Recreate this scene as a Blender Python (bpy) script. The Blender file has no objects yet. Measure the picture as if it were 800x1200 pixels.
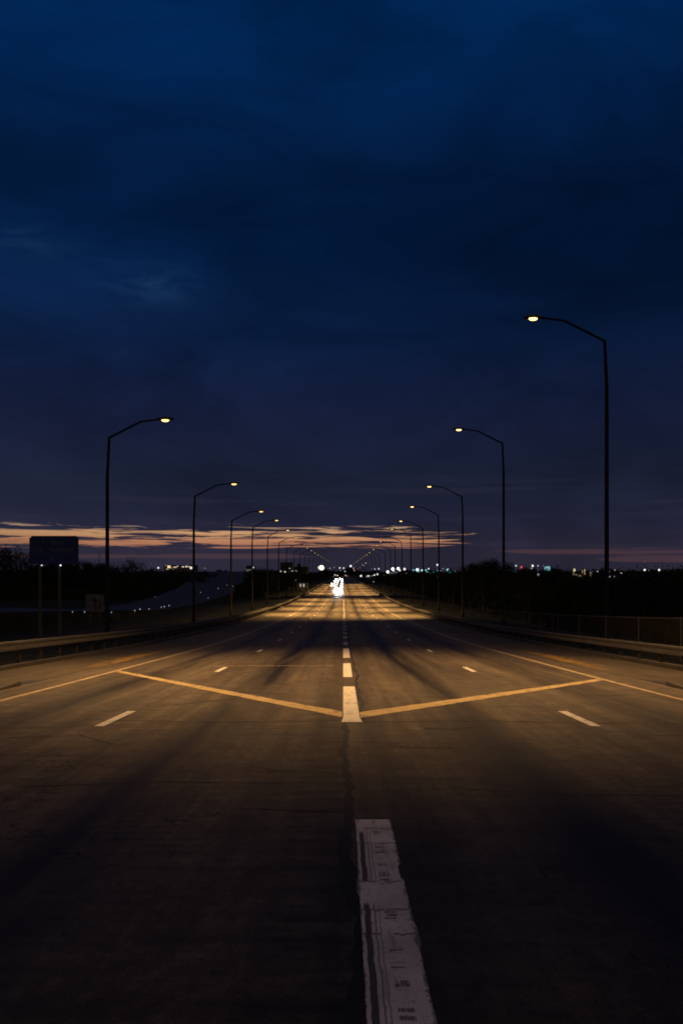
import bpy, bmesh, math, random
from mathutils import Vector
R = math.radians
random.seed(11)
sc = bpy.context.scene
COL = sc.collection

# ------------------------------------------------------------------ frame numbers
F = 967.0            # focal length in photo pixels (800 wide)
PX, HY = 402.0, 668.0  # vanishing point / horizon in the photo
CZ = 1.7             # camera height above the road

_T = [(-60,-.6),(-20,-.95),(-8,-1.3),(0,-1.70),(10,-2.24),(20,-2.775),(30,-3.27),(40,-3.75),(53,-4.29),(65,-4.70),(79,-5.13),
      (95,-5.56),(112,-5.97),(132,-6.32),(155,-6.60),(200,-6.93),(250,-7.10),(300,-7.20),(430,-7.42),(600,-7.6),(900,-7.8),(1500,-8.0),(4000,-8.2)]
def _pchip():
    n=len(_T); xs=[t[0] for t in _T]; ys=[t[1] for t in _T]
    d=[(ys[i+1]-ys[i])/(xs[i+1]-xs[i]) for i in range(n-1)]
    m=[d[0]]+[(0 if d[i-1]*d[i]<=0 else 2*d[i-1]*d[i]/(d[i-1]+d[i])) for i in range(1,n-1)]+[d[-1]]
    return xs,ys,m
_xs,_ys,_m=_pchip()
def zroad(Y):
    """road surface height (world z) at distance Y"""
    Y=max(_xs[0],min(_xs[-1]-1,Y))
    i=0
    while _xs[i+1]<Y: i+=1
    h=_xs[i+1]-_xs[i]; t=(Y-_xs[i])/h
    v=(2*t**3-3*t*t+1)*_ys[i]+(t**3-2*t*t+t)*h*_m[i]+(-2*t**3+3*t*t)*_ys[i+1]+(t**3-t*t)*h*_m[i+1]
    return v+CZ
def ss(a,b,x):
    t=max(0,min(1,(x-a)/(b-a))); return t*t*(3-2*t)
def low(Y):
    return CZ-(3.6+4.7*ss(-15,125,Y)+.4*ss(120,320,Y))
def ground(X,Y):
    a=abs(X); r=zroad(Y)
    if a<10.45: return r-.10
    lo=min(low(Y),r-.6)-2.0*ss(30,50,-X)*ss(60,130,Y)
    v=r+.02-.10*ss(10.6,13,a)
    return v+(lo-v)*ss(13.5,34,a) + .12*math.sin(X*.31+Y*.17)*ss(12,30,a)
def pz(y,Y): return CZ+(HY-y)*Y/F
def pX(x,Y): return (x-PX)*Y/F

def lin(c):
    r=[]
    for v in c:
        v/=255.0
        r.append(v/12.92 if v<=.04045 else ((v+.055)/1.055)**2.4)
    return r

# ------------------------------------------------------------------ nodes helper
class NT:
    def __init__(s,tree): s.t=tree; s.n=tree.nodes; s.l=tree.links
    def new(s,t,**k):
        n=s.n.new(t)
        for a,b in k.items(): setattr(n,a,b)
        return n
    def put(s,v,sock):
        if isinstance(v,bpy.types.NodeSocket): s.l.new(v,sock)
        elif isinstance(v,(tuple,list)):
            sock.default_value = tuple(v)+((1,) if len(v)==3 and len(sock.default_value)==4 else ())
        else: sock.default_value=v
    def m(s,op,a,b=None,c=None,clamp=False):
        n=s.new('ShaderNodeMath',operation=op,use_clamp=clamp)
        s.put(a,n.inputs[0])
        if b is not None: s.put(b,n.inputs[1])
        if c is not None: s.put(c,n.inputs[2])
        return n.outputs[0]
    def mr(s,v,a,b,c=0.,d=1.,smooth=True):
        n=s.new('ShaderNodeMapRange',interpolation_type='SMOOTHSTEP' if smooth else 'LINEAR')
        s.put(v,n.inputs['Value']); n.inputs['From Min'].default_value=a; n.inputs['From Max'].default_value=b
        n.inputs['To Min'].default_value=c; n.inputs['To Max'].default_value=d
        return n.outputs[0]
    def vec(s,x,y,z=0.):
        n=s.new('ShaderNodeCombineXYZ'); s.put(x,n.inputs[0]); s.put(y,n.inputs[1]); s.put(z,n.inputs[2]); return n.outputs[0]
    def noise(s,v,scale=1.,detail=4.,rough=.5,dist=0.):
        n=s.new('ShaderNodeTexNoise'); s.put(v,n.inputs['Vector']); n.inputs['Scale'].default_value=scale
        n.inputs['Detail'].default_value=detail; n.inputs['Roughness'].default_value=rough; n.inputs['Distortion'].default_value=dist
        return n.outputs[0]
    def mix(s,f,a,b,mode='MIX'):
        n=s.new('ShaderNodeMix',data_type='RGBA',blend_type=mode)
        s.put(f,n.inputs[0]); s.put(a,n.inputs[6]); s.put(b,n.inputs[7]); return n.outputs[2]
    def ramp(s,v,stops,interp='LINEAR'):
        n=s.new('ShaderNodeValToRGB'); cr=n.color_ramp; cr.interpolation=interp
        while len(cr.elements)<len(stops): cr.elements.new(.5)
        for e,(p,c) in zip(cr.elements,stops): e.position=p; e.color=(*c,1) if len(c)==3 else c
        s.put(v,n.inputs[0]); return n.outputs[0]
    def gauss(s,v,c,w):
        d=s.m('DIVIDE',s.m('SUBTRACT',v,c),w)
        return s.m('EXPONENT',s.m('MULTIPLY',s.m('MULTIPLY',d,d),-1.))

def newmat(name):
    m=bpy.data.materials.new(name); m.use_nodes=True
    t=NT(m.node_tree); b=m.node_tree.nodes['Principled BSDF']
    return m,t,b
def simple(name,color,rough=.6,metal=0.,var=.25,scale=3.,spec=.4,bump=0.):
    m,t,b=newmat(name)
    tc=t.new('ShaderNodeTexCoord'); n=t.noise(tc.outputs['Object'],scale,5.)
    f=t.mr(n,.3,.7,1-var,1+var,False)
    c=t.mix(1.,color,t.vec(f,f,f),'MULTIPLY')
    t.put(c,b.inputs['Base Color']); b.inputs['Roughness'].default_value=rough; b.inputs['Metallic'].default_value=metal
    b.inputs['Specular IOR Level'].default_value=spec
    if bump:
        bn=t.new('ShaderNodeBump'); bn.inputs['Strength'].default_value=bump; bn.inputs['Distance'].default_value=.02
        t.put(t.noise(tc.outputs['Object'],scale*12,4.),bn.inputs['Height']); t.put(bn.outputs[0],b.inputs['Normal'])
    return m
_em={}
def emit(color,strength):
    k=(tuple(color),strength)
    if k in _em: return _em[k]
    m=bpy.data.materials.new('lamp_glow'); m.use_nodes=True; nt=m.node_tree; nt.nodes.clear()
    e=nt.nodes.new('ShaderNodeEmission'); o=nt.nodes.new('ShaderNodeOutputMaterial')
    e.inputs[0].default_value=(*color,1); e.inputs[1].default_value=strength; nt.links.new(e.outputs[0],o.inputs[0])
    m.cycles.emission_sampling='NONE'
    _em[k]=m; return m

# ------------------------------------------------------------------ road surface
def road_mat():
    m,t,b=newmat('worn_asphalt')
    tc=t.new('ShaderNodeTexCoord'); sp=t.new('ShaderNodeSeparateXYZ'); t.put(tc.outputs['Object'],sp.inputs[0])
    X,Y=sp.outputs[0],sp.outputs[1]
    big=t.noise(t.vec(t.m('MULTIPLY',X,.45),t.m('MULTIPLY',Y,.055)),1.,5.)
    lng=t.noise(t.vec(t.m('MULTIPLY',X,3.2),t.m('MULTIPLY',Y,.10)),1.,5.,.6)
    lng2=t.noise(t.vec(t.m('MULTIPLY',X,14.),t.m('MULTIPLY',Y,.35)),1.,3.,.6)
    tr=t.noise(t.vec(t.m('MULTIPLY',X,.7),t.m('MULTIPLY',Y,5.5)),1.,5.,.65)
    gr=t.noise(tc.outputs['Object'],75.,3.,.7)
    gr2=t.noise(tc.outputs['Object'],11.,6.,.7)
    base=t.mix(t.mr(big,.3,.7),(.070,.057,.043),(.118,.094,.066))
    f=t.m('MULTIPLY',t.mr(lng,.3,.7,.58,1.3,False),t.mr(lng2,.25,.75,.88,1.12,False))
    f=t.m('MULTIPLY',f,t.mr(tr,.3,.7,.72,1.22,False))
    f=t.m('MULTIPLY',f,t.mr(gr,.3,.7,.45,1.55,False))
    f=t.m('MULTIPLY',f,t.mr(gr2,.3,.7,.68,1.3,False))
    # oil drip bands down the middle of every lane
    wob=t.m('MULTIPLY',t.m('SUBTRACT',t.noise(t.vec(0.,t.m('MULTIPLY',Y,.05),3.),1.,3.),.5),.5)
    aX=t.m('ABSOLUTE',t.m('ADD',X,wob))
    oil=t.m('ADD',t.m('ADD',t.gauss(aX,1.95,.48),t.m('MULTIPLY',t.gauss(X,.5,.3),.45)),t.m('MULTIPLY',t.gauss(aX,5.25,.4),.8))
    oil=t.m('MULTIPLY',oil,t.mr(t.noise(t.vec(t.m('MULTIPLY',X,2.),t.m('MULTIPLY',Y,.09),9.),1.,5.),.3,.6,.35,1.))
    f=t.m('MULTIPLY',f,t.m('SUBTRACT',1.,t.m('MULTIPLY',oil,.9)))
    md=t.noise(t.vec(t.m('MULTIPLY',X,2.4),t.m('MULTIPLY',Y,1.5),6.),1.,7.,.7,.4)
    f=t.m('MULTIPLY',f,t.mr(md,.32,.68,.70,1.26,False))
    # strip of older surface against the centre joint
    sx=t.m('ADD',X,t.m('MULTIPLY',t.m('SUBTRACT',t.noise(t.vec(0.,t.m('MULTIPLY',Y,1.3),5.),1.,5.),.5),.14))
    strip=t.m('MULTIPLY',t.mr(sx,-.55,-.35),t.mr(sx,.04,.05,1.,0.))
    f=t.m('MULTIPLY',f,t.m('SUBTRACT',1.,t.m('MULTIPLY',strip,t.mr(tr,.4,.6,.45,.08,False))))
    # hairline cracks
    vo=t.new('ShaderNodeTexVoronoi',feature='DISTANCE_TO_EDGE'); vo.inputs['Scale'].default_value=1.
    wn=t.new('ShaderNodeTexNoise'); t.put(tc.outputs['Object'],wn.inputs['Vector']); wn.inputs['Scale'].default_value=1.6; wn.inputs['Detail'].default_value=5
    wv=t.new('ShaderNodeVectorMath',operation='MULTIPLY_ADD'); t.put(wn.outputs['Color'],wv.inputs[0]); wv.inputs[1].default_value=(.9,.9,0)
    t.put(t.vec(t.m('MULTIPLY',X,.22),t.m('MULTIPLY',Y,.42)),wv.inputs[2]); t.put(wv.outputs[0],vo.inputs['Vector'])
    ck=t.m('MULTIPLY',t.mr(vo.outputs['Distance'],.001,.004,1.,0.),t.mr(t.noise(t.vec(X,Y,4.),.28,2.),.5,.58))
    f=t.m('MULTIPLY',f,t.m('SUBTRACT',1.,t.m('MULTIPLY',ck,.75)))
    # light specks of grit
    sp2=t.mr(t.noise(tc.outputs['Object'],38.,1.),.755,.79)
    f=t.m('ADD',f,t.m('MULTIPLY',sp2,1.2))
    t.put(t.mix(1.,base,t.vec(f,f,f),'MULTIPLY'),b.inputs['Base Color'])
    t.put(t.mr(oil,0.,1.,.62,.5),b.inputs['Roughness']); b.inputs['Specular IOR Level'].default_value=.25
    bn=t.new('ShaderNodeBump'); bn.inputs['Strength'].default_value=.9; bn.inputs['Distance'].default_value=.014
    t.put(t.m('ADD',gr,t.m('MULTIPLY',ck,-.8)),bn.inputs['Height']); t.put(bn.outputs[0],b.inputs['Normal'])
    return m
def concrete_mat():
    m,t,b=newmat('shoulder_concrete')
    tc=t.new('ShaderNodeTexCoord'); sp=t.new('ShaderNodeSeparateXYZ'); t.put(tc.outputs['Object'],sp.inputs[0])
    X,Y=sp.outputs[0],sp.outputs[1]
    a=t.noise(t.vec(t.m('MULTIPLY',X,1.5),t.m('MULTIPLY',Y,.25)),1.,6.,.65)
    g=t.noise(tc.outputs['Object'],40.,4.,.7)
    c=t.mix(t.mr(a,.3,.7),(.056,.045,.033),(.092,.075,.054))
    f=t.mr(g,.3,.7,.8,1.2,False)
    aX=t.m('ABSOLUTE',X)
    # ochre patches mixed into the concrete by the inner edge
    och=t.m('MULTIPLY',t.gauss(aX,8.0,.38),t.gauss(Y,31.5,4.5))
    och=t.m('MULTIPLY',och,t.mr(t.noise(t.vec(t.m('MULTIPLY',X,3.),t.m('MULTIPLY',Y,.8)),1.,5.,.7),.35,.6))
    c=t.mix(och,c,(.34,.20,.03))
    # transverse slab joints every 6 m
    jy=t.m('ABSOLUTE',t.m('SUBTRACT',t.m('FRACT',t.m('DIVIDE',Y,6.)),.5))
    f=t.m('MULTIPLY',f,t.mr(jy,.494,.498,1.,.55))
    t.put(t.mix(1.,c,t.vec(f,f,f),'MULTIPLY'),b.inputs['Base Color']); b.inputs['Roughness'].default_value=.75
    b.inputs['Specular IOR Level'].default_value=.2
    return m
def paint_mat(name,col,wear=.5,seed=0.):
    m,t,b=newmat(name)
    tc=t.new('ShaderNodeTexCoord'); v=t.new('ShaderNodeVectorMath',operation='ADD'); t.put(tc.outputs['Object'],v.inputs[0]); v.inputs[1].default_value=(seed,0,0)
    n=t.noise(v.outputs[0],5.,7.,.7); n2=t.noise(v.outputs[0],45.,4.,.7)
    w=t.mr(t.m('ADD',n,t.m('MULTIPLY',n2,.35)),.80-wear*.25,.90-wear*.15)
    f=t.mr(n2,.3,.7,.86,1.08,False)
    c=t.mix(w,t.mix(1.,col,t.vec(f,f,f),'MULTIPLY'),(.11,.09,.065))
    t.put(c,b.inputs['Base Color']); b.inputs['Roughness'].default_value=.6; b.inputs['Specular IOR Level'].default_value=.3
    return m
def worn_strip_mat():
    """the big old white block: ghosted lines, tyre bars, torn edges"""
    m,t,b=newmat('worn_white_block')
    tc=t.new('ShaderNodeTexCoord'); sp=t.new('ShaderNodeSeparateXYZ'); t.put(tc.outputs['Object'],sp.inputs[0])
    X,Y=sp.outputs[0],sp.outputs[1]
    n=t.noise(tc.outputs['Object'],14.,6.,.75)
    wx=t.m('ADD',X,t.m('MULTIPLY',t.m('SUBTRACT',t.noise(t.vec(t.m('MULTIPLY',X,3.),t.m('MULTIPLY',Y,5.)),1.,5.),.5),.03))
    def band(a,b2): return t.m('MULTIPLY',t.mr(wx,a,a+.006),t.mr(wx,b2-.006,b2,1.,0.))
    seg1=t.m('MULTIPLY',t.mr(Y,5.20,5.24),t.mr(Y,6.35,6.45,1.,0.)); seg2=t.mr(Y,4.78,4.86,1.,0.)
    seg=t.m('MAXIMUM',seg1,seg2)
    d=t.m('MULTIPLY',band(.118,.158),seg)
    d=t.m('MAXIMUM',d,t.m('MULTIPLY',t.m('MULTIPLY',band(.172,.186),seg),.8))
    d=t.m('MAXIMUM',d,t.m('MULTIPLY',t.m('MULTIPLY',band(.197,.209),seg),.7))
    # short transverse bars
    rows=t.mr(t.noise(t.vec(0.,t.m('MULTIPLY',Y,3.1),7.),1.,2.),.50,.53)
    thin=t.mr(t.noise(t.vec(t.m('MULTIPLY',X,3.),t.m('MULTIPLY',Y,26.),7.),1.,3.),.47,.55)
    cuts=t.mr(t.noise(t.vec(t.m('MULTIPLY',X,95.),t.m('MULTIPLY',Y,9.),2.),1.,3.,.7),.36,.50)
    bm_=t.m('MULTIPLY',t.m('MULTIPLY',rows,thin),t.m('MULTIPLY',band(.228,.305),cuts))
    d=t.m('MAXIMUM',d,t.m('MULTIPLY',bm_,.9))
    ed=t.m('MAXIMUM',t.mr(wx,.355,.392),t.mr(wx,.112,.097)) 
    ed=t.mr(t.m('ADD',t.m('MULTIPLY',ed,.22),t.noise(tc.outputs['Object'],22.,6.,.75)),.60,.68)
    d=t.m('MAXIMUM',d,t.m('MULTIPLY',ed,.8))
    d=t.m('MAXIMUM',d,t.m('MULTIPLY',t.mr(t.noise(t.vec(t.m('MULTIPLY',X,14.),t.m('MULTIPLY',Y,2.5),4.),1.,6.,.7),.52,.66),.45))
    # cross cracks
    for yc,ph in ((6.52,1.),(5.22,2.),(4.72,4.),(4.36,5.),(6.1,6.)):
        yy=t.m('ADD',Y,t.m('MULTIPLY',t.m('SUBTRACT',t.noise(t.vec(t.m('MULTIPLY',X,18.),ph,0.),1.,3.),.5),.10))
        d=t.m('MAXIMUM',d,t.m('MULTIPLY',t.m('MULTIPLY',t.gauss(yy,yc,.014),.9),t.mr(t.noise(t.vec(t.m('MULTIPLY',X,11.),ph,3.),1.,2.),.4,.5)))
    bl=t.m('MULTIPLY',t.mr(n,.60,.66),.75)
    d=t.m('MAXIMUM',d,bl)
    c=t.mix(t.mr(t.noise(tc.outputs['Object'],3.,3.),.3,.7),(.60,.54,.52),(.80,.73,.68))
    d=t.m('MAXIMUM',d,t.m('MULTIPLY',t.mr(t.noise(tc.outputs['Object'],90.,3.,.8),.56,.66),.55))
    c=t.mix(t.m('MULTIPLY',d,.95),c,(.07,.06,.055))
    t.put(c,b.inputs['Base Color']); b.inputs['Roughness'].default_value=.7; b.inputs['Specular IOR Level'].default_value=.2
    return m

M=dict(
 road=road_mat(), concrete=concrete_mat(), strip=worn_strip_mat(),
 white=paint_mat('white_road_paint',(.60,.56,.50),.35), yellow=paint_mat('yellow_road_paint',(.44,.33,.15),.45,3.),
 edge=paint_mat('edge_line_paint',(.40,.31,.18),.5,9.), grey=paint_mat('old_white_paint',(.42,.42,.42),.5,5.),
 seal=simple('tar_seal',(.012,.012,.013),.75,0,.3,2.),
 grass=simple('dark_grass',(.017,.019,.011),.95,0,.5,.4,.1,.5),
 verge=simple('ramp_concrete',(.032,.037,.055),.7,0,.3,.15,.3),
 steel=simple('weathered_steel',(.072,.064,.052),.6,0,.35,6.,.5), dpost=simple('guard_post',(.04,.037,.033),.8,0,.3,5.,.1), pole=simple('dark_pole_steel',(.018,.016,.016),.7,0,.3,4.,.1),
 head=simple('lamp_housing',(.05,.045,.04),.45,.3,.2,8.), bark=simple('bark',(.025,.021,.017),.9,0,.4,5.),
 leaf=simple('dark_leaves',(.020,.024,.012),.9,0,.5,1.2,.15), sign=simple('sign_blue',(.010,.030,.16),.45,0,.15,1.),
 signtext=simple('sign_lettering',(.13,.14,.19),.6,0,.2,8.), signwhite=simple('sign_white_sheet',(.12,.12,.12),.6,0,.3,3.),
 black=simple('black_paint',(.015,.015,.015),.5,0,.2,4.), wall=simple('building_wall',(.10,.10,.11),.8,0,.25,.5),
 carpaint=simple('dark_car_paint',(.03,.035,.05),.3,.3,.1,2.), carpaint2=simple('silver_car_paint',(.3,.3,.31),.35,.5,.1,2.), glass=simple('dark_glass',(.01,.012,.015),.1,0,.1,2.,.8),
 rubber=simple('tyre_rubber',(.02,.02,.02),.9,0,.2,8.), board=simple('billboard_back',(.02,.02,.024),.7,0,.3,1.),
 kerb=simple('kerb_concrete',(.055,.046,.036),.8,0,.3,4.), drain=simple('drain_iron',(.03,.03,.032),.6,.3,.3,9.),
)

# ------------------------------------------------------------------ mesh helpers
def link(name,bm,mat,parent=None,smooth=False):
    me=bpy.data.meshes.new(name); bm.to_mesh(me); bm.free(); me.materials.append(mat)
    if smooth:
        for p in me.polygons: p.use_smooth=True
    o=bpy.data.objects.new(name,me); COL.objects.link(o)
    if parent: o.parent=parent
    return o
def struct(o,label=None):
    o['kind']='structure'
    if label: o['label']=label
    return o
def tag(o,label,cat,group=None,kind=None):
    o['label']=label; o['category']=cat
    if group: o['group']=group
    if kind: o['kind']=kind
    return o
def empty(name,loc,label,cat,group=None,rz=0.):
    o=bpy.data.objects.new(name,None); COL.objects.link(o); o.location=loc; o.rotation_euler.z=rz
    return tag(o,label,cat,group)
def box(bm,x0,x1,y0,y1,z0,z1):
    v=[bm.verts.new(p) for p in ((x0,y0,z0),(x1,y0,z0),(x1,y1,z0),(x0,y1,z0),(x0,y0,z1),(x1,y0,z1),(x1,y1,z1),(x0,y1,z1))]
    for f in ((0,3,2,1),(4,5,6,7),(0,1,5,4),(1,2,6,5),(2,3,7,6),(3,0,4,7)): bm.faces.new([v[i] for i in f])
def tube(bm,pts,rad,n=8,cap=True):
    rings=[]; pts=[Vector(p) for p in pts]
    for i,p in enumerate(pts):
        d=(pts[min(i+1,len(pts)-1)]-pts[max(i-1,0)]).normalized()
        a=d.cross(Vector((0,1,0)) if abs(d.y)<.9 else Vector((1,0,0))).normalized(); b=d.cross(a)
        r=rad[i] if isinstance(rad,(list,tuple)) else rad
        rings.append([bm.verts.new(p+a*r*math.cos(k*2*math.pi/n)+b*r*math.sin(k*2*math.pi/n)) for k in range(n)])
    for i in range(len(rings)-1):
        for k in range(n):
            bm.faces.new((rings[i][k],rings[i][(k+1)%n],rings[i+1][(k+1)%n],rings[i+1][k]))
    if cap:
        bm.faces.new(rings[0][::-1]); bm.faces.new(rings[-1])
def ellipsoid(bm,c,r,u=12,v=8):
    from mathutils import Matrix
    bmesh.ops.create_uvsphere(bm,u_segments=u,v_segments=v,radius=1,matrix=Matrix.Translation(c)@Matrix.Diagonal((*r,1)))

def sheet(name,x0f,x1f,ys,off,mat,nx=1):
    bm=bmesh.new(); prev=None
    for y in ys:
        a,b=x0f(y),x1f(y)
        row=[bm.verts.new((a+(b-a)*k/nx,y,zroad(y)+off)) for k in range(nx+1)]
        if prev:
            for k in range(nx): bm.faces.new((prev[k],prev[k+1],row[k+1],row[k]))
        prev=row
    return link(name,bm,mat)
def yrange(a,b):
    ys=[a]; y=a
    while y<b:
        y+= 2. if y<200 else 5. if y<600 else 25.
        ys.append(min(y,b))
    return ys
YS=yrange(-24,900)
def K(v): return lambda y: v

# ------------------------------------------------------------------ ground, road
def build_ground():
    xs=[-3000,-1500,-700,-400,-250,-170,-120,-90,-70,-55,-44,-36,-30,-25,-21,-18,-16,-14.5,-13.2,-12,-11,-10.46,-10.4]
    xs=xs+[-5,0,5]+[-x for x in xs[::-1]]
    ys=[-24]+[y for y in range(-20,200,5)]+list(range(200,460,10))+list(range(460,1000,60))+[1000,1300,1800,2500,4000]
    bm=bmesh.new(); g=[]
    for y in ys: g.append([bm.verts.new((x,y,ground(x,y))) for x in xs])
    for j in range(len(ys)-1):
        for i in range(len(xs)-1): bm.faces.new((g[j][i],g[j][i+1],g[j+1][i+1],g[j+1][i]))
    return link('ground',bm,M['grass'],None,True)
struct(build_ground(),'dark grassy verges and lowland on both sides of the highway')
struct(sheet('road',K(-7.8),K(7.8),YS,0.,M['road'],6),'wide worn asphalt highway running straight to the horizon')
for s in (-1,1):
    a,b=(7.7,10.1) if s>0 else (-10.1,-7.7)
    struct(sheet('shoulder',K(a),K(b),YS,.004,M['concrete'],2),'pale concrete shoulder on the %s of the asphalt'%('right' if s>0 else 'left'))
    # kerb: real step
    bm=bmesh.new(); prev=None; x0,x1=sorted((s*10.1,s*10.42))
    for y in YS:
        z=zroad(y); r=[bm.verts.new(p) for p in ((x0,y,z-.1),(x0,y,z+.12),(x1,y,z+.12),(x1,y,z-.1))]
        if prev:
            for k in range(3): bm.faces.new((prev[k],prev[k+1],r[k+1],r[k]))
        prev=r
    struct(link('kerb',bm,M['kerb']),'low concrete kerb under the %s guard rail'%('right' if s>0 else 'left'))

# markings ---------------------------------------------------------
MK=.008
for s in (-1,1):
    ysr=yrange(-20,430)
    sd='left' if s<0 else 'right'
    struct(sheet('edge_line',K(s*6.73-.07),K(s*6.73+.07),ysr,MK,M['edge']),'thin yellowish edge line on the %s side'%sd)
    # diagonal broad yellow line of the chevron
    if s<0: P0,P1=(-6.63,24.3),(-.02,14.0)
    else: P0,P1=(6.63,21.3),(.28,13.9)
    bm=bmesh.new(); prev=None; N=28
    for i in range(N+1):
        q=i/N; x=P0[0]+(P1[0]-P0[0])*q; y=P0[1]+(P1[1]-P0[1])*q; w=.22+.17*q+.03*math.sin(i*1.9)
        r=[bm.verts.new((x,y-w,zroad(y-w)+MK)),bm.verts.new((x,y+w,zroad(y+w)+MK))]
        if prev: bm.faces.new((prev[0],prev[1],r[1],r[0]) if s<0 else (prev[1],prev[0],r[0],r[1]))
        prev=r
    struct(link('diagonal_line',bm,M['yellow']),'broad worn yellow line running diagonally from the %s edge to the centre'%sd)
    n=0
    y=12.5
    lx=3.70 if s<0 else 3.83
    while y<400:
        L=1.95
        struct(sheet('lane_dash',K(s*lx-.075),K(s*lx+.075),[y,y+L/2,y+L],MK,M['white']),'white lane dash, number %d from the camera on the %s'%(n+1,sd))
        y+=11.6; n+=1
# centre blocks
cen=[(12.95,19.3,.0,.27,'white'),(22.1,27.9,.0,.245,'white'),(31.0,38.6,.0,.26,'white'),(42.0,45.5,.0,.25,'grey')]
y=50.5
while y<260: cen.append((y,y+2.6,-.02,.24,'grey')); y+=6.6
for (a,b,x0,x1,mt) in cen:
    m=(a+b)/2
    fl=.03 if a<13 else 0
    struct(sheet('centre_block',(lambda y,f=fl,a=a,x0=x0:x0-(f if y<a+.6 else 0)),(lambda y,f=fl,a=a,x1=x1:x1+(f if y<a+.6 else 0)),[a,a+.6,m,b] if b-a>3 else [a,b],MK+.004,M[mt]),'white block of the centre line starting %d metres ahead'%round(a))
# big worn strip at the bottom, ragged outline
bm=bmesh.new(); prev=None; rr=random.Random(4)
yy=6.80
while yy>1.5:
    l=.098+rr.uniform(-.002,.002); r_=.388+rr.uniform(-.003,.003)
    if 5.0<yy<5.25: l-=.012
    if 5.25<yy<5.6: r_-=.02
    if yy>6.66: l=.092; r_=.385
    if 4.2<yy<4.5: r_+=.01
    r=[bm.verts.new((l,yy,zroad(yy)+MK)),bm.verts.new((r_,yy,zroad(yy)+MK))]
    if prev: bm.faces.new((prev[0],r[0],r[1],prev[1]))
    prev=r; yy-=.06
struct(link('worn_block',bm,M['strip']),'big worn white centre block with ghosted bars nearest the camera')
# joint and crack seals
def crack(name,pts,w,label,seed):
    rr=random.Random(seed); bm=bmesh.new(); prev=None
    P=[]
    for (a,b) in zip(pts,pts[1:]):
        n=max(2,int((Vector(b)-Vector(a)).length/.18))
        for i in range(n): P.append(Vector(a).lerp(Vector(b),i/n))
    P.append(Vector(pts[-1])); off=0
    for i,p in enumerate(P):
        d=(P[min(i+1,len(P)-1)]-P[max(0,i-1)]).normalized(); nrm=Vector((-d.y,d.x))
        off=off*.75+rr.uniform(-1,1)*w*.28; ww=w*rr.uniform(.3,1.1)*.5
        q=p+nrm*off
        r=[bm.verts.new((q.x+nrm.x*k,q.y+nrm.y*k,zroad(q.y+nrm.y*k)+.003)) for k in (-ww,ww)]
        if prev: bm.faces.new((prev[0],r[0],r[1],prev[1]))
        prev=r
    bmesh.ops.recalc_face_normals(bm,faces=bm.faces)
    struct(link(name,bm,M['seal']),label)
crack('joint_crack',[(.045,1.5),(.05,7.),(.05,9.),(.02,12.9)],.11,'dark open joint along the centre of the near road',1)
crack('joint_crack',[(.33,13.2),(.36,19.),(.34,29.)],.10,'dark joint beside the centre blocks',2)
crack('joint_crack',[(.32,29.),(.30,60.)],.05,'dark joint far along the centre line',12)
crack('road_crack',[(.3,13.0),(2.,13.1),(3.8,12.9),(6.2,12.7)],.09,'crack across the right lanes below the yellow line',3)
crack('road_crack',[(-.1,13.1),(-2.,13.0),(-4.2,13.35)],.08,'crack across the left lanes below the yellow line',4)
crack('road_crack',[(-1.2,17.5),(-2.9,18.6)],.1,'short crack above the left yellow line',5)
crack('road_crack',[(-2.2,16.6),(-3.2,15.4),(-3.6,15.2)],.1,'short dark crack left of centre',6)
crack('road_crack',[(-5.3,14.2),(-6.6,13.9)],.06,'short crack in the outer left lane',7)
crack('road_crack',[(1.2,12.3),(1.6,12.25),(2.0,12.4)],.16,'dark patch right of the centre crack',8)
crack('road_crack',[(.6,18.2),(1.6,18.0),(2.8,18.3)],.05,'thin crack in the inner right lane',9)
crack('road_crack',[(-3.,10.8),(-3.7,11.6),(-4.6,11.4)],.05,'faint crack in the near left lane',10)
rc=random.Random(77)
for k,(x0,y0,x1,y1,w_) in enumerate([(-6.4,12.2,-3.2,12.7,.05),(-5.5,9.6,-2.6,9.9,.035),(.5,10.6,2.3,10.4,.04),(4.2,11.6,6.6,11.2,.05),(2.4,15.3,4.4,15.0,.05),(1.0,16.6,2.2,16.9,.05),(-2.8,20.4,-1.2,20.2,.07),(3.2,19.5,5.2,19.9,.06),(-3.2,8.1,-.6,8.3,.03),(1.2,8.0,3.4,7.7,.03),(-1.6,11.6,-.2,11.5,.04),(5.,17.2,6.4,17.6,.06),(-1.0,9.2,-.1,9.1,.035),(-.9,7.2,-.05,7.1,.03)]):
    xm,ym=(x0+x1)/2+rc.uniform(-.3,.3),(y0+y1)/2+rc.uniform(-.25,.25)
    crack('road_crack',[(x0,y0),(xm,ym),(x1,y1)],w_,'thin meandering crack crossing the %s lanes about %d metres ahead'%('left' if x0<0 else 'right',round(y0)),50+k)
struct(sheet('faint_line',K(-4.2),K(-.3),[26.6,26.72],MK,M['edge']),'faint thin pale line across the left lane')
# drain notches in both shoulders
for s in (-1,1):
    bm=bmesh.new(); pts=[(7.72,21.5),(7.78,17.),(8.8,14.5),(9.0,16.5),(8.7,18.5)]
    v=[bm.verts.new((s*x,y,zroad(y)+MK)) for x,y in pts]; f=bm.faces.new(v)
    bmesh.ops.recalc_face_normals(bm,faces=bm.faces)
    struct(link('drain_patch',bm,M['drain']),'dark drain patch in the %s shoulder'%('left' if s<0 else 'right'))
    bm=bmesh.new(); box(bm,*(sorted((s*7.66,s*7.80))),18.2,19.6,zroad(19)-.05,zroad(18.9)+.07); 
    struct(link('drain_kerb_stone',bm,M['kerb']),'small kerb stone by the %s drain patch'%('left' if s<0 else 'right'))

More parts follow.
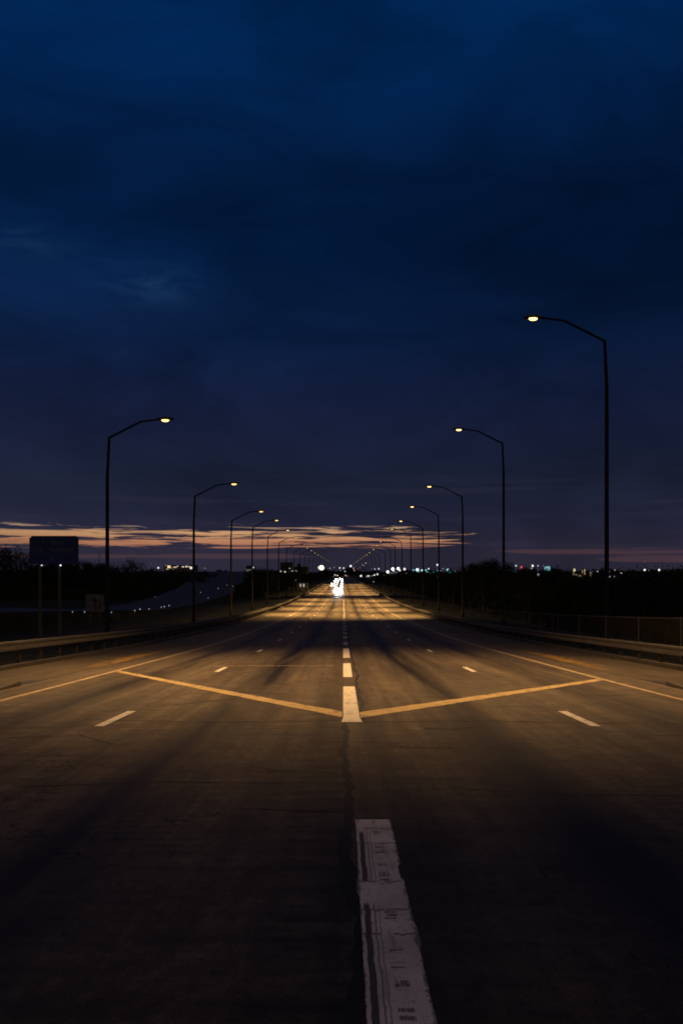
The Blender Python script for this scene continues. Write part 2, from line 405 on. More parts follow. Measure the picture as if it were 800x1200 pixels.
# ------------------------------------------------------------------ guard rails
def guard(s,X,H,label):
    t=empty('guard_rail',(s*X,0,zroad(0)),label,'guard rail','guard rails along the shoulders')
    z0=zroad(0)
    prof=[(.0,.0),(.045,.03),(.045,.09),(.0,.13),(.0,.18),(.045,.22),(.045,.28),(.0,.31),(-.012,.31),(-.012,.0)]
    bm=bmesh.new(); prev=None
    for y in yrange(2,560):
        z=zroad(y)-z0+H-.31
        r=[bm.verts.new((-s*a,y,z+b)) for a,b in prof]
        if prev:
            n=len(prof)
            for k in range(n): bm.faces.new((prev[k],prev[(k+1)%n],r[(k+1)%n],r[k]))
        prev=r
    link('rail_beam',bm,M['steel'],t)
    base=None; y=23.; i=0
    rest=bmesh.new()
    def one(bm,y):
        z=zroad(y)-z0
        box(bm,*sorted((s*.16,s*.30)),y-.05,y+.05,z-.3,z+H-.02); box(bm,*sorted((s*.012,s*.16)),y-.05,y+.05,z+H-.30,z+H-.03)
    while y<560:
        if i<100:
            bm=bmesh.new(); one(bm,y); link('post',bm,M['dpost'],t)
        else: one(rest,y)
        y+=1.905; i+=1
    y=21.1
    while y>3: one(rest,y); y-=1.905
    o=link('far_posts',rest,M['dpost'],t); o['kind']='stuff'
    return t
guard(-1,10.32,.84,'long galvanised guard rail on the left shoulder')
guard(1,10.10,.72,'long galvanised guard rail on the right shoulder')

# chain link fence, right
fm,ft,fb=newmat('chain_link')
tc=ft.new('ShaderNodeTexCoord'); sp=ft.new('ShaderNodeSeparateXYZ'); ft.put(tc.outputs['Object'],sp.inputs[0])
wires=None
for sg in (1,-1):
    d=ft.m('MULTIPLY',ft.m('ADD',sp.outputs[1],ft.m('MULTIPLY',sp.outputs[2],sg)),11.)
    w=ft.m('LESS_THAN',ft.m('FRACT',d),.10); wires=w if wires is None else ft.m('MAXIMUM',wires,w)
ft.put(wires,fb.inputs['Alpha']); fb.inputs['Base Color'].default_value=(.07,.065,.06,1); fb.inputs['Roughness'].default_value=.6
fx=12.2
fz=ground(fx,30)
fe=empty('chain_link_fence',(fx,30,fz),'chain link fence with thin steel posts beyond the right guard rail','fence')
bm=bmesh.new(); prev=None
for k in range(0,34):
    y=14+k*2.; z=ground(fx,y)-fz
    r=[bm.verts.new((0,y-30,z+.05)),bm.verts.new((0,y-30,z+1.55))]
    if prev: bm.faces.new((prev[0],r[0],r[1],prev[1]))
    prev=r
link('wire_mesh',bm,fm,fe)
bm=bmesh.new(); tube(bm,[(0,14+k*4.-30,ground(fx,14+k*4)-fz+1.56) for k in range(17)],.02,6); link('top_rail',bm,M['steel'],fe)
for k in range(15):
    y=17.0+k*4.3; bm=bmesh.new(); z=ground(fx,y)-fz; tube(bm,[(0.04,y-30,z-.2),(0.04,y-30,z+1.62)],.03,6); link('post',bm,M['steel'],fe)

# ------------------------------------------------------------------ street lamps
ORD=['first','second','third','fourth','fifth','sixth','seventh','eighth','ninth','tenth','eleventh','twelfth','thirteenth','fourteenth','fifteenth','sixteenth','seventeenth','eighteenth','nineteenth','twentieth']
TENS={2:'twenty',3:'thirty',4:'forty',5:'fifty',6:'sixty',7:'seventy',8:'eighty',9:'ninety'}
TORD={2:'twentieth',3:'thirtieth',4:'fortieth',5:'fiftieth',6:'sixtieth',7:'seventieth',8:'eightieth',9:'ninetieth'}
def ordw(n):
    if n<=20: return ORD[n-1]
    if n>=100: return 'hundredth' if n==100 else 'hundred and '+ordw(n-100)
    return TORD[n//10] if n%10==0 else TENS[n//10]+' '+ORD[n%10-1]
WARM=(1.,.57,.22); WARM2=(1.,.57,.19)
def lamp(s,Y,zt_rel,arm,idx,power,glow,lit=True,col=WARM,aim=0.,cone=96,first=False):
    X=15.*s; zb=ground(X,Y); zt=CZ+zt_rel; H=zt-zb
    sd='left' if s<0 else 'right'
    what={True:'lit head',False:'dark head'}[lit]
    lab='tall street lamp with %s on the %s verge, %s from the camera'%(what,sd,ordw(idx)) if idx else 'tall street lamp on the %s verge beside the camera, out of frame'%sd
    t=empty('street_lamp',(X,Y,zb),lab,'street lamp','street lamps along both verges')
    bm=bmesh.new(); tube(bm,[(0,0,-.2),(0,0,.5),(0,0,.5),(0,0,H-2.6),(0,0,H-2.6),(-s*.12,0,H)],[.22,.21,.14,.11,.10,.09],10)
    link('pole',bm,M['pole'],t,True)
    bm=bmesh.new(); box(bm,-.3,.3,-.3,.3,-.1,.06); link('base_plate',bm,M['pole'],t)
    k=arm/4.1; r=.075
    p=[(-s*.12,0,H-.05),(-s*2.35*k,0,H+1.08*k),(-s*2.6*k,0,H+1.14*k),(-s*3.9*k,0,H+1.29*k)]
    bm=bmesh.new(); tube(bm,p,[r,r*.9,r*.85,r*.75],8); link('arm',bm,M['pole'],t,True)
    hx,hz=-s*(arm+.05),H+1.30*k
    # cobra head: flattened, tapered housing
    bm=bmesh.new(); ellipsoid(bm,(hx,0,hz),(.62,.26,.16),16,8)
    for v in bm.verts:
        if v.co.z<hz-.05: v.co.z=hz-.05
        q=(v.co.x-hx)*s
        if q>0: v.co.y*=1-.45*q/.62; v.co.z=hz+(v.co.z-hz)*(1-.4*q/.62)
    hd=link('lamp_head',bm,M['head'],t,True)
    bm=bmesh.new(); ellipsoid(bm,(hx-s*.04,-.0,hz-.08),(.25,.16,.10),16,8)
    c={True:(1.,.64,.22),False:(.04,.04,.04)}[lit]
    link('lens',bm,emit(c,glow) if lit else M['glass'],hd,True)
    if lit and power>0:
        L=bpy.data.lights.new('lamp_light','SPOT'); L.energy=power; L.color=col; L.spot_size=R(cone); L.spot_blend=1.; L.shadow_soft_size=.18
        lo=bpy.data.objects.new('lamp_light',L); COL.objects.link(lo); lo.parent=hd; lo.location=(hx,0,hz-.24); lo.rotation_euler=(0,s*R(aim),0)
    return t
PW=1.0
# the pair beside the camera's position, just outside the picture
lamp(1,23.6,14.2,4.1,0,24000*PW,5,True,WARM,32.5,86)
lamp(-1,24,12.2,4.1,0,20500*PW,5,True,WARM,34.5,87.5)
YR=[47,77.2,103.6,129.5,155,182.7,210.8,238,262,294,340,382,425,470,515,560,610,660,715,770,830,890]
ZR=[13.1,11.9,9.25,8.7,7.95,7.86,7.2,7.0,6.6,6.1,5.9,5.8,5.8,5.7,5.7,5.6,5.6,5.5,5.5,5.4,5.4,5.4]
YL=[52.5,82.9,110.4,136,163.5,192,218,251,284,320,359,407,455,510,570,640]
ZL=[8.47,7.46,6.65,7.0,6.7,6.4,5.6,5.6,5.5,5.4,5.4,5.4,5.3,5.3,5.3,5.3]
def pw(Y):
    if Y<60: return 350
    if Y<90: return 250
    if Y<175: return 70000
    if Y<215: return 62000
    if Y<450: return 72000
    return 0
def gl(i,Y): return 3.4 if i<2 else 2.8 if Y<180 else 1.6 if Y<400 else 1.0
for i,(Y,z) in enumerate(zip(YR,ZR)):
    lit=i!=6
    lamp(1,Y,z,4.1,i+1,pw(Y)*.95,gl(i,Y),lit,WARM2 if Y>100 else WARM,32,94)
for i,(Y,z) in enumerate(zip(YL,ZL)):
    lit=i!=6
    lamp(-1,Y,z,3.95 if i else 3.6,i+1,pw(Y)*.8,gl(i,Y)*.7,lit,WARM2 if Y>100 else WARM,33,96)

# ------------------------------------------------------------------ ramp on the left
pts=[(-60,716,150,12.0),(0,714.5,152,11.5),(60,714,160,11),(120,714.5,175,10.5),(150,713.5,190,10),(190,708,215,9.5),(225,698,245,10),(252,688,275,12),(268,678,310,14),(271,671.5,345,16),(272,669.8,380,18)]
bm=bmesh.new(); prev=None; RL=[]
fine=[]
for a,b in zip(pts,pts[1:]):
    for k in range(6): fine.append([a[j]+(b[j]-a[j])*k/6 for j in range(4)])
fine.append(list(pts[-1]))
for (x,y,Y,w) in fine: RL.append(Vector((pX(x,Y),Y,pz(y,Y)))) 
W=[f[3] for f in fine]
LR=[]
for i,p in enumerate(RL):
    d=(RL[min(i+1,len(RL)-1)]-RL[max(0,i-1)]); d.z=0; d.normalize(); n=Vector((d.y,-d.x,0)); w=W[i]
    LR.append((p-n*w,p+n*w,p-n*(w+9)-Vector((0,0,6)),p+n*(w+9)-Vector((0,0,6))))
for L_ in LR:
    r=[bm.verts.new(q) for q in L_[:2]]
    if prev: bm.faces.new((prev[0],prev[1],r[1],r[0]))
    prev=r
o=link('ramp_road',bm,M['verge'],None,True); struct(o,'unlit pale ramp road climbing to the left horizon')
for a,b in ((0,2),(1,3)):
    bm=bmesh.new(); prev=None
    for L_ in LR:
        r=[bm.verts.new(L_[a]-Vector((0,0,.02))),bm.verts.new(L_[b])]
        if prev: bm.faces.new((prev[0],prev[1],r[1],r[0]))
        prev=r
    struct(link('embankment',bm,M['grass'],None,True),'dark grass embankment of the ramp, %s side'%('far' if a==0 else 'near'))
def rampz(x,Y):
    best=min(range(len(RL)),key=lambda i:(RL[i].x-x)**2+(RL[i].y-Y)**2); return RL[best].z,(Vector((x,Y,0))-Vector((RL[best].x,RL[best].y,0))).length,W[best]
gi=0
for (x,y,br,Yd) in [(85,717.5,.7,150),(99,717.5,.9,152),(110,713,.3,170),(130.5,718,.7,158),(158,716,1.,165),(164,714.3,1.3,170),(174.6,714,.9,180),(189,712,.9,190),(192.5,711.2,1.3,193),(198,710,1.2,198),(182,700,.5,240),(235,694.5,.7,240),(255.5,689.8,1.,262),(266,686,.6,275),(273,687.5,.8,272),(244,701,.6,225)]:
    gi+=1; X=pX(x,Yd); zz=pz(y,Yd); 
    rz,dd,ww=rampz(X,Yd); gz=rz if dd<ww+1 else max(ground(X,Yd),rz-(dd-ww)*6/9)
    if zz<gz+.3: gz=zz-.9
    t=empty('marker_post',(X,Yd,gz),'slim post with a pale reflector given its own glow along the ramp, %s from the left'%ordw([85,99,110,130.5,158,164,174.6,182,189,192.5,198,235,244,255.5,266,273].index(x)+1),'marker post','reflector posts along the ramp')
    bm=bmesh.new(); box(bm,-.06,.06,-.03,.03,-.2,zz-gz); link('post',bm,M['signwhite'],t)
    bm=bmesh.new(); ellipsoid(bm,(0,0,zz-gz+.05),(.10,.06,.13),8,6); link('glowing_reflector',bm,emit((.8,.85,1.),.5*br),t,True)  # reflector emits by itself, standing in for the light it would return

# ------------------------------------------------------------------ signs
def textmesh(name,body,size,loc,mat,parent,ext=.01):
    c=bpy.data.curves.new(name,'FONT'); c.body=body; c.size=size; c.extrude=ext; c.align_x='LEFT'
    o=bpy.data.objects.new(name,c); COL.objects.link(o)
    dg=bpy.context.evaluated_depsgraph_get(); me=bpy.data.meshes.new_from_object(o.evaluated_get(dg))
    bpy.data.objects.remove(o); me.materials.clear(); me.materials.append(mat)
    t=bpy.data.objects.new(name,me); COL.objects.link(t); t.parent=parent; t.location=loc; t.rotation_euler=(R(90),0,0); return t
Yb=120.; x0,x1=pX(34.5,Yb),pX(92.,Yb); zt,zb_=pz(628,Yb),pz(661,Yb); gx=(x0+x1)/2; gz=min(ground(gx,Yb),pz(713,Yb))
t=empty('highway_sign',(gx,Yb,gz),'large dark blue highway guide sign on two posts at the far left','road sign')
bm=bmesh.new(); w=(x1-x0)/2
box(bm,-w,w,-.05,.05,zb_-gz,zt-gz)
es=[e for e in bm.edges if abs(e.verts[0].co.y-e.verts[1].co.y)>.05]
bmesh.ops.bevel(bm,geom=es,offset=.25,segments=4,affect='EDGES'); link('sign_panel',bm,M['sign'],t)
bm=bmesh.new(); box(bm,-w+.15,w-.15,-.075,-.052,pz(649.6,Yb)-gz,pz(649.1,Yb)-gz); link('divider_line',bm,M['signtext'],t)
sc_=Yb/F
textmesh('lettering','1 F   Exst',6.2*sc_*1.35,(-w+8*sc_,-.06,pz(638.5,Yb)-gz),M['signtext'],t)
textmesh('lettering','AUA    FURTHER',5.0*sc_*1.35,(-w+2.5*sc_,-.06,pz(646.8,Yb)-gz),M['signtext'],t)
textmesh('lettering','01',4.2*sc_*1.35,(-w+25*sc_,-.06,pz(657.2,Yb)-gz),M['signtext'],t)
for xx in (46.5,69.5):
    bm=bmesh.new(); X=pX(xx,Yb)-gx; box(bm,X-.20,X+.20,.06,.26,-1.5,zt-gz-.4); link('post',bm,M['steel'],t)
for xx,gs in ((50.5,.8),(72.5,1.8)):
    bm=bmesh.new(); X=pX(xx,Yb)-gx; z=pz(662.6,Yb)-gz; tube(bm,[(X,0,z+.1),(X,-.5,z)],.03,6); L_=link('lamp_bracket',bm,M['pole'],t)
    bm=bmesh.new(); ellipsoid(bm,(X,-.55,z),(.13,.10,.10),10,6); link('sign_lamp',bm,emit((.95,.95,1.),gs),L_,True)
# small white sign with an arrow
Ys=62.; X0=pX(100.5,Ys); X1=pX(122.,Ys); gx=(X0+X1)/2; gz=ground(gx,Ys)
t=empty('arrow_sign',(gx,Ys,gz),'small square pale sign with a dark arrow behind the left guard rail','road sign')
w=(X1-X0)/2; a,b=pz(717,Ys)-gz,pz(696.5,Ys)-gz
bm=bmesh.new(); box(bm,-w,w,-.02,.02,a,b); link('sign_panel',bm,M['signwhite'],t)
bm=bmesh.new(); c=(a+b)/2
v=[bm.verts.new((x,-.026,c+z)) for x,z in ((-.05,-.5),(.05,-.5),(.05,.1),(.26,.1),(0,.42),(-.26,.1),(-.05,.1))]; bm.faces.new(v)
bm.faces.new([bm.verts.new((x,-.026,c+z)) for x,z in ((.30,-.5),(.38,-.5),(.42,.0),(.30,-.1))]); link('arrow_symbol',bm,M['black'],t)
for q in (-w*.55,w*.55):
    bm=bmesh.new(); box(bm,q-.04,q+.04,.022,.09,-.4,b-.1); link('post',bm,M['steel'],t)
# two far billboards
for (xa,xb,ya,yb,Yd,lab,lamps) in [(328.4,343,659,670,258,'dark billboard with small lamps beneath, left of the far road',[(329,669.6,.7),(334,670.2,1.1),(342.5,669.2,.5),(339.5,666.2,.35)]),(344.8,361.2,664,672.5,285,'wide low dark billboard between the far left lamps',[(347,669,.35)])]:
    X0,X1=pX(xa,Yd),pX(xb,Yd); gx=(X0+X1)/2; gz=ground(gx,Yd); w=(X1-X0)/2
    t=empty('billboard',(gx,Yd,gz),lab,'billboard')
    bm=bmesh.new(); box(bm,-w,w,-.15,.15,pz(yb,Yd)-gz,pz(ya,Yd)-gz); link('panel',bm,M['board'],t)
    if xa>340:
        bm=bmesh.new(); box(bm,-w*.6,-w*.1,-.1,.1,pz(ya,Yd)-gz,pz(660.5,Yd)-gz); link('top_box',bm,M['board'],t)
    for q in (-w*.7,w*.7):
        bm=bmesh.new(); box(bm,q-.15,q+.15,.16,.4,-.5,pz(ya,Yd)-gz-.3); link('post',bm,M['pole'],t)
    for lx,ly,s_ in lamps:
        bm=bmesh.new(); ellipsoid(bm,(pX(lx,Yd)-gx,-.5,pz(ly,Yd)-gz),(.3,.2,.2),8,6); link('board_lamp',bm,emit((.9,.85,.75),s_*.7),t,True)
# utility cabin with two lit windows, and a lamp above
Yd=300.; gx=pX(354,Yd); gz=ground(gx,Yd)
t=empty('roadside_cabin',(gx,Yd,gz),'small dark cabin with two pale lit windows left of the far road','cabin')
bm=bmesh.new(); zz=pz(682.5,Yd)-gz; box(bm,-2.0,2.0,0,3,-.3,zz); link('wall',bm,M['wall'],t)
bm=bmesh.new(); box(bm,-2.2,2.2,-.2,3.2,zz,zz+.15); link('roof',bm,M['board'],t)
for q,s_ in ((-.75,1.),(.55,.7)):
    bm=bmesh.new(); box(bm,q-.30,q+.30,-.05,-.003,pz(687.8,Yd)-gz,pz(684.2,Yd)-gz); link('window',bm,emit((.85,.8,.6),.6*s_),t)
def smalllamp(name,x,y,Yd,rpx,col,st,label,cat='light',group=None,polemat=None,polec=None):
    X=pX(x,Yd); z=pz(y,Yd); gz=min(ground(X,Yd),z-1.)
    t=empty(name,(X,Yd,gz),label,cat,group); s_=Yd/F
    bm=bmesh.new(); tube(bm,[(0,0,-.5),(0,0,z-gz)],[.22*max(1,s_*.5),.14*max(1,s_*.5)],6); link('pole',bm,polemat or M['pole'],t)
    bm=bmesh.new(); ellipsoid(bm,(0,-.3,z-gz),(rpx*s_,rpx*s_,rpx*s_*.95),10,8); link('lamp',bm,emit(col,st),t,True)
    return t
smalllamp('yard_lamp',347,680,290,.8,(.8,.8,.75),.28,'dim yard lamp above the small cabin')
smalllamp('floodlight',376.6,665.4,620,3.1,(1.,.90,.70),2.2,'very bright round floodlight at the end of the left lamps','light')
smalllamp('floodlight',374.0,665.2,640,2.0,(.9,.9,.62),.6,'dimmer greenish floodlight touching the very bright one','light')
# small tower
Yd=330.; gx=pX(291.5,Yd); gz=ground(gx,Yd)
t=empty('small_tower',(gx,Yd,gz),'small square tower with a dim glowing band beside the second lit lamp row','tower')
bm=bmesh.new(); box(bm,-.7,.7,-.7,.7,-1,pz(672,Yd)-gz); link('shaft',bm,M['signwhite'],t)
bm=bmesh.new(); box(bm,-.85,.85,-.85,.85,pz(669.8,Yd)-gz,pz(667.2,Yd)-gz); link('lit_band',bm,emit((.6,.5,.4),.22),t)
bm=bmesh.new(); box(bm,-1.,1.,-1.,1.,pz(667.1,Yd)-gz,pz(663,Yd)-gz); link('top_cab',bm,M['board'],t)
smalllamp('yard_lamp',296.8,665.2,332,1.0,(.85,.88,.95),.8,'white lamp right beside the small tower')

# ------------------------------------------------------------------ distant lights and buildings
W_=(1.,.95,.90); C_=(.80,.92,1.); Y_=(1.,.78,.42); T_=(.20,.85,.85); P_=(1.,.62,.60); Rd=(1.,.15,.15); B_=(.35,.5,1.)
far=[ # x,y,r,color,strength
(90,665.5,.8,W_,.35),(177.5,661.5,.7,P_,.08),(185.5,665.5,1.1,W_,1.),(210,669,.9,W_,.7),(215,668.4,.8,Y_,.5),(240,666,.8,C_,.2),
(386.5,666,.9,Y_,.35),(391.5,665,.8,C_,.2),(398,665.6,1.1,W_,.7),(402.5,665.8,1.1,W_,.7),(398.5,668.5,.8,P_,.25),(404,669.6,.9,C_,.5),(410.8,663.4,1.35,W_,1.2),(414,666,.9,P_,.5),(415,668.4,.9,P_,.45),
(392.3,674,.9,W_,.9),(395.2,674.4,.9,Y_,.8),(404.5,674.3,1.,P_,.6),(407,675,.7,P_,.3),(422.8,675,1.35,W_,1.2),(430.3,675.2,1.,W_,.9),(432.2,675,1.,W_,.9),(435.5,675,.7,C_,.4),(438.8,674.6,1.55,W_,1.3),(442,673,1.3,C_,.7),(446,675.2,.8,C_,.4),(450,674.3,.7,P_,.2),
(439.4,667,1.2,C_,.45),(443.9,666.6,1.1,W_,.8),(435.8,666.5,.6,C_,.3),(454.1,670.2,1.6,W_,1.2),(460,666.8,1.8,W_,1.2),(461.2,669.4,1.,C_,.5),(466.4,666.4,1.7,W_,1.1),(468.3,668.6,1.2,C_,.6),(473.8,667,1.5,(.9,.85,.85),.7),
(484.3,668.3,1.2,T_,.4),(488.8,667.8,1.8,(.75,.95,1.),1.),(490,669.5,1.1,T_,.5),(494.2,668.6,1.3,C_,.9),(498.8,668.3,1.,T_,.6),(502,666.6,.9,C_,.7),(500,670,.9,T_,.4),(506.4,671,1.,(.8,1.,.95),.5),(512.2,662,1.1,C_,.8),(512.3,668.8,.9,T_,.35),(516.3,669,.9,P_,.4),(519,666.5,.7,C_,.25),(521.5,671.2,.9,T_,.7),(524.6,668.2,1.7,(.55,.95,1.),1.),(527.2,670.5,1.5,(.1,.65,.62),.8),(533,671,1.5,(.75,.95,.95),.7),
(579.2,662.2,1.2,W_,.75),(604.2,663,1.0,(.7,.8,1.),.7),(623.7,663.2,1.25,W_,.9),(622.5,666,.8,P_,.4),(630,663,.9,C_,.35),(630.6,673.6,1.2,C_,.4),(636.5,663,.7,B_,.2),(656.4,675,1.2,C_,.35),(666.5,675.3,1.3,W_,.75),
(682.5,675,.8,Y_,.3),(699.5,669.5,1.,C_,.45),(705,675,1.,W_,.3),(713.6,676,1.2,W_,.45),(713,670.5,.7,P_,.15),(720,668,.9,P_,.25),(725,673.3,1.2,C_,.4),(727.8,672.4,1.3,W_,1.),(755,668,1.15,W_,.9),(755,658.6,.8,P_,.08),(760,668,.6,C_,.12),(771.8,668,1.2,W_,.8),(788,675,1.,W_,.2),(719.5,675.6,.7,P_,.15),
(437.5,682,.7,W_,.3),(435,686.3,.8,W_,.35),(427.8,686.4,.9,W_,.45),(424.5,662,.7,P_,.4),(428.5,660,.8,W_,.4),(426.3,663,.6,P_,.4),(421.5,665.3,.6,P_,.25),(418.5,667,.6,P_,.2),
]
cn=lambda c:{W_:'white',C_:'cool white',Y_:'yellow',T_:'teal',P_:'pinkish',Rd:'red',B_:'blue'}.get(c,'pale')
for i,(x,y,r,c,s_) in enumerate(sorted(far,key=lambda q:q[0])):
    Yd=780+ (i*37)%150
    if y>680: Yd=440+i%7*5
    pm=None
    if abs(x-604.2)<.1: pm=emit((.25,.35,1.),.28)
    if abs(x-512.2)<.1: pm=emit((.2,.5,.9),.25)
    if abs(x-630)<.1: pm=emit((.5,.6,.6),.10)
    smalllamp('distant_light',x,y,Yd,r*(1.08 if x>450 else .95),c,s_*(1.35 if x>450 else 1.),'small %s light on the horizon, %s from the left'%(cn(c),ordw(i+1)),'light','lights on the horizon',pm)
# lit signs far right
def litsign(x,y,w,h,col,st,label,parts,pc):
    Yd=800.; s_=Yd/F; X=pX(x,Yd); z=pz(y,Yd); gz=ground(X,Yd)
    t=empty('pylon_sign',(X,Yd,gz),label,'lit sign')
    bm=bmesh.new(); box(bm,-w*s_/2,w*s_/2,-.4,.4,z-gz-h*s_/2,z-gz+h*s_/2); p=link('sign_face',bm,emit(col,st),t)
    for (a,b,c,d) in parts:
        bm=bmesh.new(); box(bm,a*s_,b*s_,-.6,-.42,z-gz+c*s_,z-gz+d*s_); link('sign_panel',bm,emit((.9,.95,1.) if col[1]>.3 else (1.,.6,.6),.5),t)
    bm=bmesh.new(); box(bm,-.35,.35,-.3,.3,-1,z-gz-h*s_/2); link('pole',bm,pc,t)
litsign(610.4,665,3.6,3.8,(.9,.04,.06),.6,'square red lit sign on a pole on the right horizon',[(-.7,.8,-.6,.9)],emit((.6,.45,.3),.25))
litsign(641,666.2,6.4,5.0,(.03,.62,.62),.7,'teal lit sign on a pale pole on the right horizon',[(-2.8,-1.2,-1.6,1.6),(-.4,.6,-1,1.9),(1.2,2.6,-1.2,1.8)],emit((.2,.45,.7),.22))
def lights_building(name,xa,xb,yt,Yd,label,wins,cat='building',depth=20.,tops=()):
    X0,X1=pX(xa,Yd),pX(xb,Yd); gx=(X0+X1)/2; gz=ground(gx,Yd); w=(X1-X0)/2; zt=pz(yt,Yd)-gz; s_=Yd/F
    t=empty(name,(gx,Yd,gz),label,cat)
    bm=bmesh.new(); box(bm,-w,w,0,depth,-1,zt); link('wall',bm,M['wall'],t)
    bm=bmesh.new(); box(bm,-w-.3,w+.3,-.3,depth+.3,zt,zt+.5); link('roof',bm,M['board'],t)
    for (a,b) in tops:
        bm=bmesh.new(); box(bm,(a-.35-(xa+xb)/2)*s_,(a+.35-(xa+xb)/2)*s_,4,8,zt+.5,pz(b,Yd)-gz); link('stack',bm,M['wall'],t)
    for (x,y,ww,hh,c,st) in wins:
        cx=(x-(xa+xb)/2)*s_; cz=pz(y,Yd)-gz
        bm=bmesh.new(); box(bm,cx-ww*s_/2,cx+ww*s_/2,-.5,-.003,cz-hh*s_/2,cz+hh*s_/2); link('window',bm,emit(c,st),t)
rw=random.Random(8)
lights_building('lit_building',192,227,663,700,'long low building with bright warm windows on the left horizon',
  [(198,664.3,3.2,3.,Y_,1.),(194.5,662.8,2.,1.,Y_,.25),(201,665.5,1.,2.,Y_,.35),(205,664.8,3.5,1.5,(1.,.7,.5),.6),(208,663.6,1.2,1.2,W_,.7),(214.5,664.3,3.,1.2,(1.,.75,.5),.8),(218.5,664,2.,1.4,W_,.9),(221.5,664.2,1.4,1.4,Y_,.7),(223.8,665.5,2.4,2.8,(1.,.85,.75),1.),(196,667,3.,1.2,Y_,.3),(220,661.5,1.2,.6,P_,.25),(203,667.5,1.,.8,Y_,.2)],tops=[(196,661.2),(220,661.)])
lights_building('lit_building',665,697,672.5,760,'industrial plant with yellow lit towers on the right horizon',
  [(671.8,671.,1.6,7.,(1.,.72,.3),.30),(672.6,668.2,2.2,3.,(1.,.85,.5),.8),(675,674,2.,1.5,Y_,.3),(678.5,674.5,1.2,2.,Y_,.25),(682.,670.,1.,4.,(1.,.65,.3),.25),(684.8,670.5,1.4,6.5,(1.,.78,.4),.40),(680.8,675,1.2,1.2,Y_,.3),(691.8,672.6,2.2,5.,(1.,.78,.45),.4),(688,675.,1.6,1.4,P_,.2),(694.5,675,1.,1.,Y_,.2)],tops=[(671.8,666.5),(684.8,666.),(691.8,669)])
lights_building('city_block',483,536,670.5,860,'low block with cool teal lit bays beyond the right trees',
  [(488+rw.uniform(0,46),670.+rw.uniform(-.3,2.2),rw.uniform(.6,1.6),rw.uniform(.5,1.1),rw.choice([T_,C_,(.2,.55,.6)]),rw.uniform(.15,.5)) for _ in range(18)])
lights_building('city_block',452,482,670.8,880,'low white-lit warehouse beyond the far right lamps',
  [(454+rw.uniform(0,26),670.6+rw.uniform(-.3,2.5),rw.uniform(.6,1.8),rw.uniform(.5,1.),rw.choice([W_,C_]),rw.uniform(.12,.45)) for _ in range(12)])
lights_building('city_block',384,450,675.2,900,'long dark block with faint lit windows at the vanishing point',
  [(386+rw.uniform(0,60),676.0+rw.uniform(-.4,1.2),rw.uniform(.5,1.2),rw.uniform(.4,.8),rw.choice([W_,P_,Y_]),rw.uniform(.06,.3)) for _ in range(16)])
lights_building('city_block',698,748,673.8,820,'low block with scattered dim lights on the right horizon',
  [(700+rw.uniform(0,46),674.5+rw.uniform(-.5,1.2),rw.uniform(.5,1.1),rw.uniform(.4,.9),rw.choice([W_,P_,Y_]),rw.uniform(.05,.25)) for _ in range(10)])
for (x,y,Yd,l) in [(116.3,648,400,'thin mast above the left tree line'),(24,642,420,'thin mast over the leftmost trees'),(746,661,500,'thin mast left of the right white lights'),(776,658,500,'tall thin mast at the right edge'),(787.5,661,520,'thin mast nearest the right edge'),(736,664,520,'short mast on the right tree line')]:
    X=pX(x,Yd); gz=ground(X,Yd); t=empty('radio_mast',(X,Yd,gz),l,'mast')
    h=pz(y,Yd)-gz
    bm=bmesh.new(); tube(bm,[(0,0,-1),(0,0,h)],[.28,.12],6); link('mast',bm,M['pole'],t)
    bm=bmesh.new(); box(bm,-.5,.5,-.05,.05,h-1.2,h-1.1); box(bm,-.35,.35,-.05,.05,h-2.2,h-2.1); link('crossarm',bm,M['pole'],t)

# ------------------------------------------------------------------ trees
def tree_variant(seed,leafy):
    rr=random.Random(seed); tb=bmesh.new(); cb=bmesh.new()   # unit tree height 1, made 10 m then scaled
    H=10.
    tips=[]
    tr=[(0,0,-.8),(rr.uniform(-.1,.1),0,2),(rr.uniform(-.3,.3),rr.uniform(-.2,.2),5),(rr.uniform(-.4,.4),rr.uniform(-.3,.3),8.6)]
    tube(tb,tr,[.28,.22,.14,.03],6)
    for k in range(16):
        h=rr.uniform(1.6,8.4); a=rr.uniform(0,6.28); L=rr.uniform(1.4,3.1)*(1-.45*abs(h-4.5)/5)
        p0=Vector((0,0,h)); p1=p0+Vector((math.cos(a)*L*.5,math.sin(a)*L*.5,L*.35)); p2=p0+Vector((math.cos(a)*L,math.sin(a)*L,L*.8+rr.uniform(0,.5)))
        tube(tb,[p0,p1,p2],[.08,.05,.012],4); tips+=[p1,p2,p2.lerp(p1,.4)]
        for j in range(2):
            q=p2+Vector((rr.uniform(-.8,.8),rr.uniform(-.8,.8),rr.uniform(.1,.9))); tube(tb,[p1.lerp(p2,.6),q],[.03,.008],3); tips.append(q)
    tips.append(Vector((tr[3][0],tr[3][1],8.9)))
    for p in tips:
        R_=rr.uniform(.45,.95)
        for k in range(leafy):
            d=Vector((rr.gauss(0,1),rr.gauss(0,1),rr.gauss(0,.8)))*R_*.6; c=p+d
            if c.z<.6: continue
            s_=rr.uniform(.07,.16); u=Vector((rr.uniform(-1,1),rr.uniform(-1,1),rr.uniform(-1,1))).normalized(); v=u.cross(Vector((rr.uniform(-1,1),rr.uniform(-1,1),rr.uniform(-1,1)))).normalized()
            cb.faces.new([cb.verts.new(c+u*s_),cb.verts.new(c+v*s_*.7),cb.verts.new(c-u*s_),cb.verts.new(c-v*s_*.7)])
    a=bpy.data.meshes.new('trunk'); tb.to_mesh(a); tb.free(); a.materials.append(M['bark'])
    b=bpy.data.meshes.new('crown'); cb.to_mesh(b); cb.free(); b.materials.append(M['leaf'])
    return a,b
